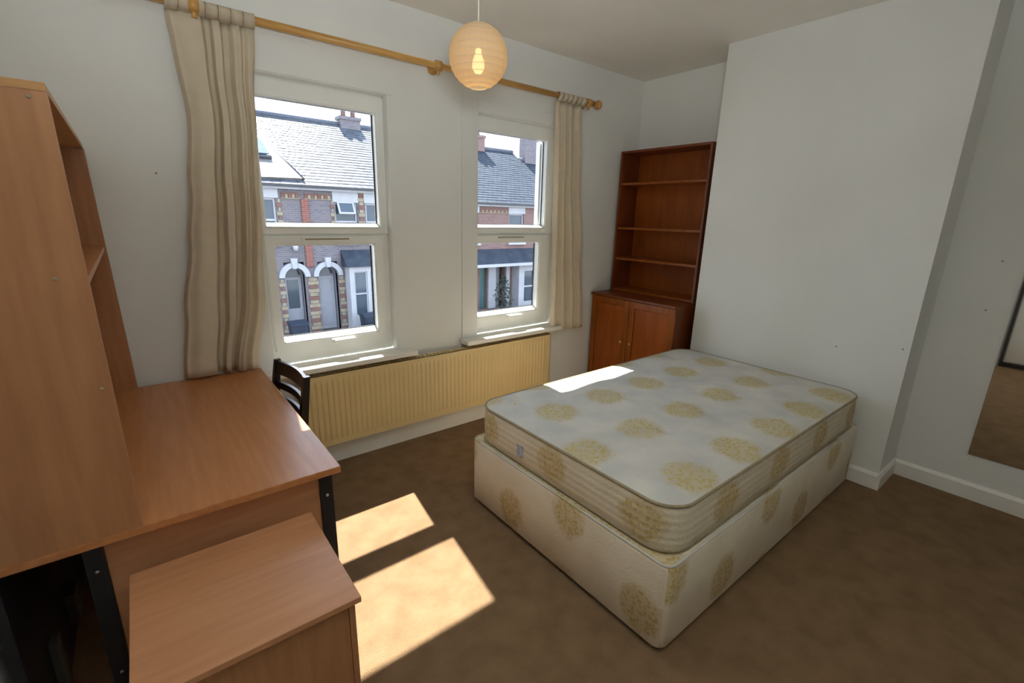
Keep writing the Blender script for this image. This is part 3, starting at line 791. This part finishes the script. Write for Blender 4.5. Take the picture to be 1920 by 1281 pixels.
def quoins(parent, x0, x1, z0, z1, y, ms=(None, None)):
    bmA, bmB = bmesh.new(), bmesh.new(); z = z0; k = 0
    while z < z1-0.05:
        inset = 0.0 if k % 2 else 0.05
        add_box(bmA if k % 3 else bmB, x0+inset, x1-inset, y-0.04, y+0.05, z+0.008, z+0.15-0.008)
        z += 0.15; k += 1
    for bm_, m_ in ((bmA, M_quoin), (bmB, M_quoin_r)):
        q = obj('quoin_block', bm_, m_, parent); q['kind'] = 'stuff'

def wall_with_holes(name, x0, x1, z0, z1, y0, y1, holes, m, parent):
    xs_ = sorted({x0, x1, *[h[0] for h in holes], *[h[1] for h in holes]}); bm = bmesh.new()
    for a, b in zip(xs_, xs_[1:]):
        hs = sorted([(h[2], h[3]) for h in holes if h[0] < b-1e-6 and h[1] > a+1e-6]); z = z0
        for lo, hi in hs:
            if lo > z: add_box(bm, a, b, y0, y1, z, lo)
            z = max(z, hi)
        if z < z1: add_box(bm, a, b, y0, y1, z, z1)
    bmesh.ops.remove_doubles(bm, verts=bm.verts, dist=1e-5)
    return obj(name, bm, m, parent)

def porch(parent, cx, hw, zs, r_in, r_out, door_m, glass, z_floor):
    """arched doorway: white arch ring with keystone, recess, door at the back"""
    n = 14; bm = bmesh.new()
    A, B = arch_pts(cx, zs, r_out, n), arch_pts(cx, zs, r_in, n)
    for k in range(n):
        add_prism(bm, [A[k], A[k+1], B[k+1], B[k]], 'y', FY-0.10, FY+0.12)
    bmesh.ops.remove_doubles(bm, verts=bm.verts, dist=1e-4)
    obj('arch', bm, M_render, parent)
    prism('keystone', [(cx-0.07, zs+r_in-0.04), (cx+0.07, zs+r_in-0.04), (cx+0.12, zs+r_out+0.16), (cx-0.12, zs+r_out+0.16)], 'y', FY-0.16, FY+0.05, M_render, parent)
    # recess lining
    bm = bmesh.new()
    add_box(bm, cx-hw-0.05, cx-hw, FY+0.1, FY+0.6, z_floor, zs+r_out); add_box(bm, cx+hw, cx+hw+0.05, FY+0.1, FY+0.6, z_floor, zs+r_out)
    add_box(bm, cx-hw-0.05, cx+hw+0.05, FY+0.58, FY+0.63, z_floor, zs+r_out+0.1)
    add_box(bm, cx-hw-0.05, cx+hw+0.05, FY+0.1, FY+0.6, zs+r_out, zs+r_out+0.05)
    obj('porch_lining', bm, M_recess, parent)
    d = box('front_door', cx-hw+0.04, cx+hw-0.04, FY+0.46, FY+0.53, z_floor+0.02, zs-0.05, door_m, parent, bev=0.01)
    if glass:
        box('door_pane', cx-hw+0.16, cx+hw-0.16, FY+0.445, FY+0.47, z_floor+1.0, zs-0.16, M_darkglass, d, bev=0.01)
    else:
        for z0_, z1_ in ((z_floor+0.2, z_floor+0.95), (z_floor+1.1, zs-0.2)):
            box('door_field', cx-hw+0.16, cx+hw-0.16, FY+0.45, FY+0.47, z0_, z1_, door_m, d, bev=0.01)
    bm = bmesh.new(); add_prism(bm, arch_pts(cx, zs+0.02, hw-0.06, 10), 'y', FY+0.48, FY+0.52); obj('fanlight', bm, M_darkglass, parent)
    box('door_step', cx-hw, cx+hw, FY-0.35, FY+0.57, G0, z_floor, M_pave, parent)

def bay(parent, x0, x1, z0, z1, roof_top, proj=0.55):
    y = FY-proj
    b = wall_with_holes('bay_window', x0, x1, G0, z1, y, FY, [(x0+0.18, (x0+x1)/2-0.06, z0+0.15, z1-0.2), ((x0+x1)/2+0.06, x1-0.18, z0+0.15, z1-0.2)], M_render, parent)
    for a, c in ((x0+0.18, (x0+x1)/2-0.06), ((x0+x1)/2+0.06, x1-0.18)):
        zz0, zz1 = z0+0.15, z1-0.2; zm = (zz0+zz1)/2
        box('pane', a+0.05, c-0.05, y+0.08, y+0.1, zz0+0.05, zm-0.03, M_darkglass, b)
        box('pane', a+0.05, c-0.05, y+0.08, y+0.1, zm+0.03, zz1-0.05, M_darkglass, b)
        frame_ring('sash', a, c, zz0, zz1, 0.05, 0.05, 0.05, 0.05, y+0.05, y+0.12, M_render, b, bev=0.004)
        box('meeting_rail', a+0.05, c-0.05, y+0.05, y+0.12, zm-0.03, zm+0.03, M_render, b)
    prism('bay_roof', [(y-0.12, z1), (FY, z1), (FY, roof_top), (FY-0.02, roof_top)], 'x', x0-0.12, x1+0.12, M_slate_d, parent)

# houses: 1 (left, half seen), 2 (right of the red pilaster), 3 (further right), 4 (tall gable)
EZ, RIDGEY, RIDGEZ = 2.56, 20.9, 5.62
def house_shell(t, x0, x1, ez, rz, holes, m, slate_m):
    wall_with_holes('front_wall', x0, x1, G0, ez+0.02, FY, FY+0.3, holes, m, t)
    box('rear_infill', x0, x1, FY+1.1, FY+1.3, G0, ez, M_recess, t)
    prism('roof_deck', [(FY-0.22, ez-0.02), (RIDGEY, rz-0.03), (RIDGEY+4.7, ez-0.02)], 'x', x0, x1, M_slate_d, t)
    slates('slate', x0, x1, FY-0.25, ez, RIDGEY, rz, slate_m, t)
    tube('ridge_tile', [(x0, RIDGEY, rz+0.02), (x1, RIDGEY, rz+0.02)], 0.13, M_ridge, t, seg=8)
    box('gutter', x0, x1, FY-0.38, FY-0.22, ez-0.09, ez+0.01, M_gutter, t, bev=0.02)
    box('fascia', x0, x1, FY-0.20, FY-0.02, ez-0.17, ez-0.03, M_render, t)

def chimney(t, x0, x1, z0, z1, pots, y=RIDGEY, m=None):
    st = box('chimney_stack', x0, x1, y-0.3, y+0.3, z0, z1, m or M_brick_grey, t)
    box('chimney_cap', x0-0.05, x1+0.05, y-0.35, y+0.35, z1-0.14, z1, m or M_brick_grey, t)
    for px in pots:
        lathe('chimney_pot', [(0.0, 0.0), (0.15, 0.0), (0.11, 0.1), (0.11, 0.38), (0.14, 0.42), (0.12, 0.45), (0.0, 0.45)], (px, y, z1), M_pot, st, seg=12)

def band(t, x0, x1, z0, z1):
    box('string_course', x0, x1, FY-0.06, FY, z1-0.05, z1, M_quoin_r, t); box('string_course', x0, x1, FY-0.05, FY, z0, z0+0.03, M_quoin, t)
    bmA, bmB = bmesh.new(), bmesh.new(); x = x0; k = 0
    while x < x1-0.05:
        add_box(bmA if k % 2 else bmB, x+0.01, min(x+0.11, x1), FY-0.05, FY+0.01, z0+0.035, z1-0.055); x += 0.12; k += 1
    for bm_, m_ in ((bmA, M_quoin), (bmB, M_quoin_r)):
        q = obj('dentil_brick', bm_, m_, t); q['kind'] = 'stuff'

ZF = -3.12
h1 = thing('terraced_house', 'house across the street with the pale raised roof and the left arched door', 'house', (1.6, FY, G0))
house_shell(h1, -2.0, 4.45, EZ, RIDGEZ, [(2.3, 3.6, 0.45, 2.07), (3.65, 4.38, ZF, -0.82+0.56)], M_brick_grey, M_slate)
ext_window(h1, 2.3, 3.6, 0.45, 2.07, FY+0.12)
box('lintel', 2.15, 3.70, FY-0.03, FY+0.1, 2.07, 2.40, M_render, h1); box('window_sill', 2.2, 3.7, FY-0.1, FY+0.1, 0.35, 0.45, M_render, h1)
quoins(h1, 3.62, 3.80, 0.4, 2.07, FY); quoins(h1, 3.44, 3.65, ZF, -0.85, FY)
porch(h1, 4.015, 0.365, -0.83, 0.37, 0.56, M_greydoor, True, ZF)
band(h1, 3.80, 4.44, 2.06, 2.27)
lathe('porch_lamp', [(0.0, -0.14), (0.08, -0.12), (0.11, 0.05), (0.06, 0.13), (0.0, 0.14)], (4.11, FY-0.13, 0.3), M_render, h1, seg=12)
# raised, paler cross roof left of the valley, with its roof window
def roof_pt(x, z, lift):
    t = (z-EZ)/(RIDGEZ-EZ); return Vector((x, FY-0.25+(RIDGEY-FY+0.25)*t-lift*0.55, z+lift*0.83))
pts = [(2.0, 4.9), (3.69, 4.75), (4.20, 3.62), (4.62, 2.72), (2.0, 2.66)]
bm = bmesh.new()
T = [bm.verts.new(roof_pt(x, z, 0.10)) for x, z in pts]; B = [bm.verts.new(roof_pt(x, z, 0.0)) for x, z in pts]
bm.faces.new(T); bm.faces.new(list(reversed(B)))
for i in range(5): bm.faces.new((T[i], T[(i+1) % 5], B[(i+1) % 5], B[i]))
obj('cross_roof', bm, M_slate_l, h1)
tube('valley_lead', [roof_pt(3.70, 4.76, 0.08), roof_pt(4.22, 3.62, 0.08), roof_pt(4.64, 2.7, 0.08)], 0.05, M_gutter, h1, seg=6)
rw = bmesh.new(); add_tube(rw, [roof_pt(2.9, 3.42, 0.14), roof_pt(3.86, 3.42, 0.14)], 0.09, 6); sw = obj('skylight', rw, M_gutter, h1)
bm = bmesh.new(); q = [roof_pt(2.9, 3.48, 0.2), roof_pt(3.8, 3.48, 0.2), roof_pt(3.8, 4.2, 0.14), roof_pt(2.9, 4.2, 0.14)]
bm.faces.new([bm.verts.new(p) for p in q]); pn = obj('skylight_pane', bm, M_darkglass, sw)
sm_ = pn.modifiers.new('thickness', 'SOLIDIFY'); sm_.thickness = 0.04

h2 = thing('terraced_house', 'house across the street with the right arched door and white bay window', 'house', (7.5, FY, G0))
house_shell(h2, 4.455, 10.595, EZ, RIDGEZ, [(5.70, 6.60, 0.45, 2.0), (6.95, 7.85, 0.45, 2.0), (4.88, 5.65, ZF, -0.84+0.56)], M_brick_grey, M_slate)
for a, b in ((5.70, 6.60), (6.95, 7.85)):
    ext_window(h2, a, b, 0.45, 2.0, FY+0.12)
    box('lintel', a-0.06, b+0.06, FY-0.03, FY+0.1, 2.0, 2.42, M_render, h2); box('window_sill', a-0.06, b+0.06, FY-0.1, FY+0.1, 0.35, 0.45, M_render, h2)
cs = bmesh.new()
for (a, b, c, d) in ((5.80, 6.46, 0, 0.07), (5.80, 6.46, 0.45, 0.52)):
    add_box(cs, a, b, FY-0.02, FY+0.03, 1.50+c, 1.50+d)
for a in (5.80, 6.39): add_box(cs, a, a+0.07, FY-0.02, FY+0.03, 1.57, 1.95)
bmesh.ops.rotate(cs, verts=cs.verts, cent=(6.1, FY, 2.02), matrix=Matrix.Rotation(math.radians(-28), 3, 'X'))
cw_ = obj('open_casement', cs, M_render, h2)
cs = bmesh.new(); add_box(cs, 5.86, 6.40, FY, FY+0.01, 1.56, 1.96)
bmesh.ops.rotate(cs, verts=cs.verts, cent=(6.1, FY, 2.02), matrix=Matrix.Rotation(math.radians(-28), 3, 'X'))
obj('casement_pane', cs, M_darkglass, cw_)
quoins(h2, 5.54, 5.70, 0.4, 2.07, FY); quoins(h2, 6.64, 6.90, 0.4, 2.4, FY); quoins(h2, 4.46, 4.86, ZF, -0.85, FY); quoins(h2, 5.66, 5.90, ZF, -0.85, FY)
porch(h2, 5.265, 0.385, -0.84, 0.39, 0.57, M_greydoor, False, ZF)
band(h2, 4.60, 5.60, 2.06, 2.27)
box('pilaster', 4.47, 4.73, FY-0.07, FY+0.01, -0.45, 2.06, M_brick_red, h2)
bay(h2, 5.93, 7.5, -2.65, -0.48, 0.15)
chimney(h2, 7.72, 8.66, 5.3, 5.98, (7.96, 8.42))

h3 = thing('terraced_house', 'house across the street with the teal door and slate canopy, seen through the right window', 'house', (13.3, FY, G0))
house_shell(h3, 10.6, 18.2, 2.24, 5.38, [(11.3, 12.5, 0.35, 1.76), (14.40, 15.36, 0.35, 1.76), (12.60, 13.08, -3.0, -0.76), (13.6, 14.2, -3.0, -0.76)], M_brick_warm, M_slate_d)
for a, b in ((11.3, 12.5), (14.40, 15.36)):
    ext_window(h3, a, b, 0.35, 1.76, FY+0.12)
    box('lintel', a-0.06, b+0.06, FY-0.03, FY+0.1, 1.76, 2.06, M_render, h3); box('window_sill', a-0.06, b+0.1, FY-0.12, FY+0.1, 0.22, 0.35, M_render, h3)
band(h3, 12.57, 14.33, 1.76, 1.95)
prism('canopy_roof', [(FY-0.95, -0.66), (FY, -0.66), (FY, 0.02), (FY-0.05, 0.02)], 'x', 11.2, 16.0, M_slate_d, h3)
box('canopy_fascia', 11.2, 16.0, FY-1.0, FY-0.94, -0.76, -0.62, M_render, h3)
box('front_door', 12.62, 13.06, FY+0.2, FY+0.27, -2.98, -0.8, M_teal, h3, bev=0.01)
box('porch_back', 13.6, 14.2, FY+0.5, FY+0.55, -3.0, -0.76, M_recess, h3)
box('porch_column', 13.10, 13.55, FY-0.10, FY+0.1, -2.98, -0.76, M_render, h3, bev=0.02)
box('porch_column', 14.22, 14.45, FY-0.10, FY+0.1, -2.98, -0.76, M_render, h3, bev=0.02)
b3 = wall_with_holes('bay_window', 14.66, 16.0, G0, -0.68, FY-0.6, FY, [(15.02, 15.68, -2.7, -1.1)], M_render, h3)
box('pane', 15.02, 15.68, FY-0.5, FY-0.48, -2.7, -1.95, M_darkglass, b3); box('pane', 15.02, 15.68, FY-0.5, FY-0.48, -1.87, -1.1, M_darkglass, b3)
box('meeting_rail', 15.02, 15.68, FY-0.56, FY-0.47, -1.95, -1.87, M_render, b3)
chimney(h3, 15.0, 15.95, 5.1, 6.05, (15.25, 15.65), m=M_brick_warm)

h4 = thing('terraced_house', 'end house with a tall broad chimney stack at the right edge of the right window', 'house', (20.2, FY, G0))
house_shell(h4, 18.25, 22.6, 2.0, 5.0, [(19.0, 20.2, 0.2, 1.6)], M_brick_warm, M_slate_d)
ext_window(h4, 19.0, 20.2, 0.2, 1.6, FY+0.12)
chimney(h4, 19.0, 20.1, 4.3, 8.0, (19.3, 19.8), m=M_brick_grey)

# front gardens: low walls, bins, a shrub
def garden_wall(x0, x1, lab):
    t = thing('garden_wall', lab, 'wall', ((x0+x1)/2, 14.2, G0))
    bm = bmesh.new(); add_box(bm, x0, x1, 14.08, 14.3, G0, G0+0.62); obj('brickwork', bm, M_brick_grey, t)
    box('coping', x0-0.02, x1+0.02, 14.04, 14.34, G0+0.62, G0+0.70, M_pave, t, bev=0.01)
garden_wall(1.0, 3.2, 'low grey garden wall before the left arched door'); garden_wall(5.6, 9.5, 'low grey garden wall before the white bay window')
garden_wall(10.4, 16.0, 'low grey garden wall before the teal door')
def bin_(x, y, lab):
    t = thing('wheelie_bin', lab, 'bin', (x, y, G0), group='dark wheelie bins in front gardens')
    R = []; bm = bmesh.new()
    for z, s in ((0.06, 0.23), (0.92, 0.29)):
        R.append([bm.verts.new((x+a*s, y+b*s, G0+z)) for a, b in ((-1, -1), (1, -1), (1, 1), (-1, 1))])
    for k in range(4): bm.faces.new((R[0][k], R[0][(k+1) % 4], R[1][(k+1) % 4], R[1][k]))
    bm.faces.new(list(reversed(R[0]))); bm.faces.new(R[1]); obj('body', bm, M_bin, t)
    prism('lid', [(y-0.33, G0+0.92), (y+0.3, G0+0.92), (y+0.3, G0+1.02), (y-0.05, G0+1.04), (y-0.33, G0+0.96)], 'x', x-0.31, x+0.31, M_bin, t)
    for s in (-1, 1):
        bm = bmesh.new(); add_tube(bm, [(x+s*0.2, y+0.24, G0+0.1), (x+s*0.27, y+0.24, G0+0.1)], 0.1, 12); obj('wheel', bm, M_castor, t, smooth=True)
bin_(3.65, 14.9, 'dark wheelie bin before the left arched door'); bin_(6.35, 14.9, 'dark wheelie bin left of the pair before the bay window'); bin_(7.1, 14.95, 'dark wheelie bin right of the pair before the bay window')
sh = thing('shrub', 'dark leafy shrub growing beside the pale porch column', 'shrub', (13.35, 15.2, G0))
V, F = [], []
for i in range(420):
    t = random.random(); a = random.uniform(0, 2*PI); rr = (0.12+0.34*math.sin(PI*min(1, t*1.05)))*math.sqrt(random.random())
    c = Vector((rr*math.cos(a), rr*math.sin(a), 0.15+1.9*t)); d = Vector((random.uniform(-1, 1), random.uniform(-1, 1), random.uniform(-0.4, 0.8))).normalized()
    s = d.cross(Vector((random.uniform(-1, 1), random.uniform(-1, 1), random.uniform(-1, 1)))).normalized()
    n = d.cross(s); i0 = len(V); l, w2 = random.uniform(0.09, 0.16), random.uniform(0.03, 0.055)
    V += [tuple(c), tuple(c+d*l*0.5+s*w2), tuple(c+d*l), tuple(c+d*l*0.5-s*w2), tuple(c+d*l*0.5+n*0.012)]
    F += [(i0, i0+1, i0+4), (i0+1, i0+2, i0+4), (i0+2, i0+3, i0+4), (i0+3, i0, i0+4)]
me = bpy.data.meshes.new('foliage'); me.from_pydata(V, [], F); me.update(); fo = link('foliage', me, M_leaf, sh); fo['kind'] = 'stuff'
tube('stem', [(0, 0, 0), (0.02, 0, 0.8), (0, 0.01, 1.9)], [0.04, 0.03, 0.01], M_gutter, sh, world=False)
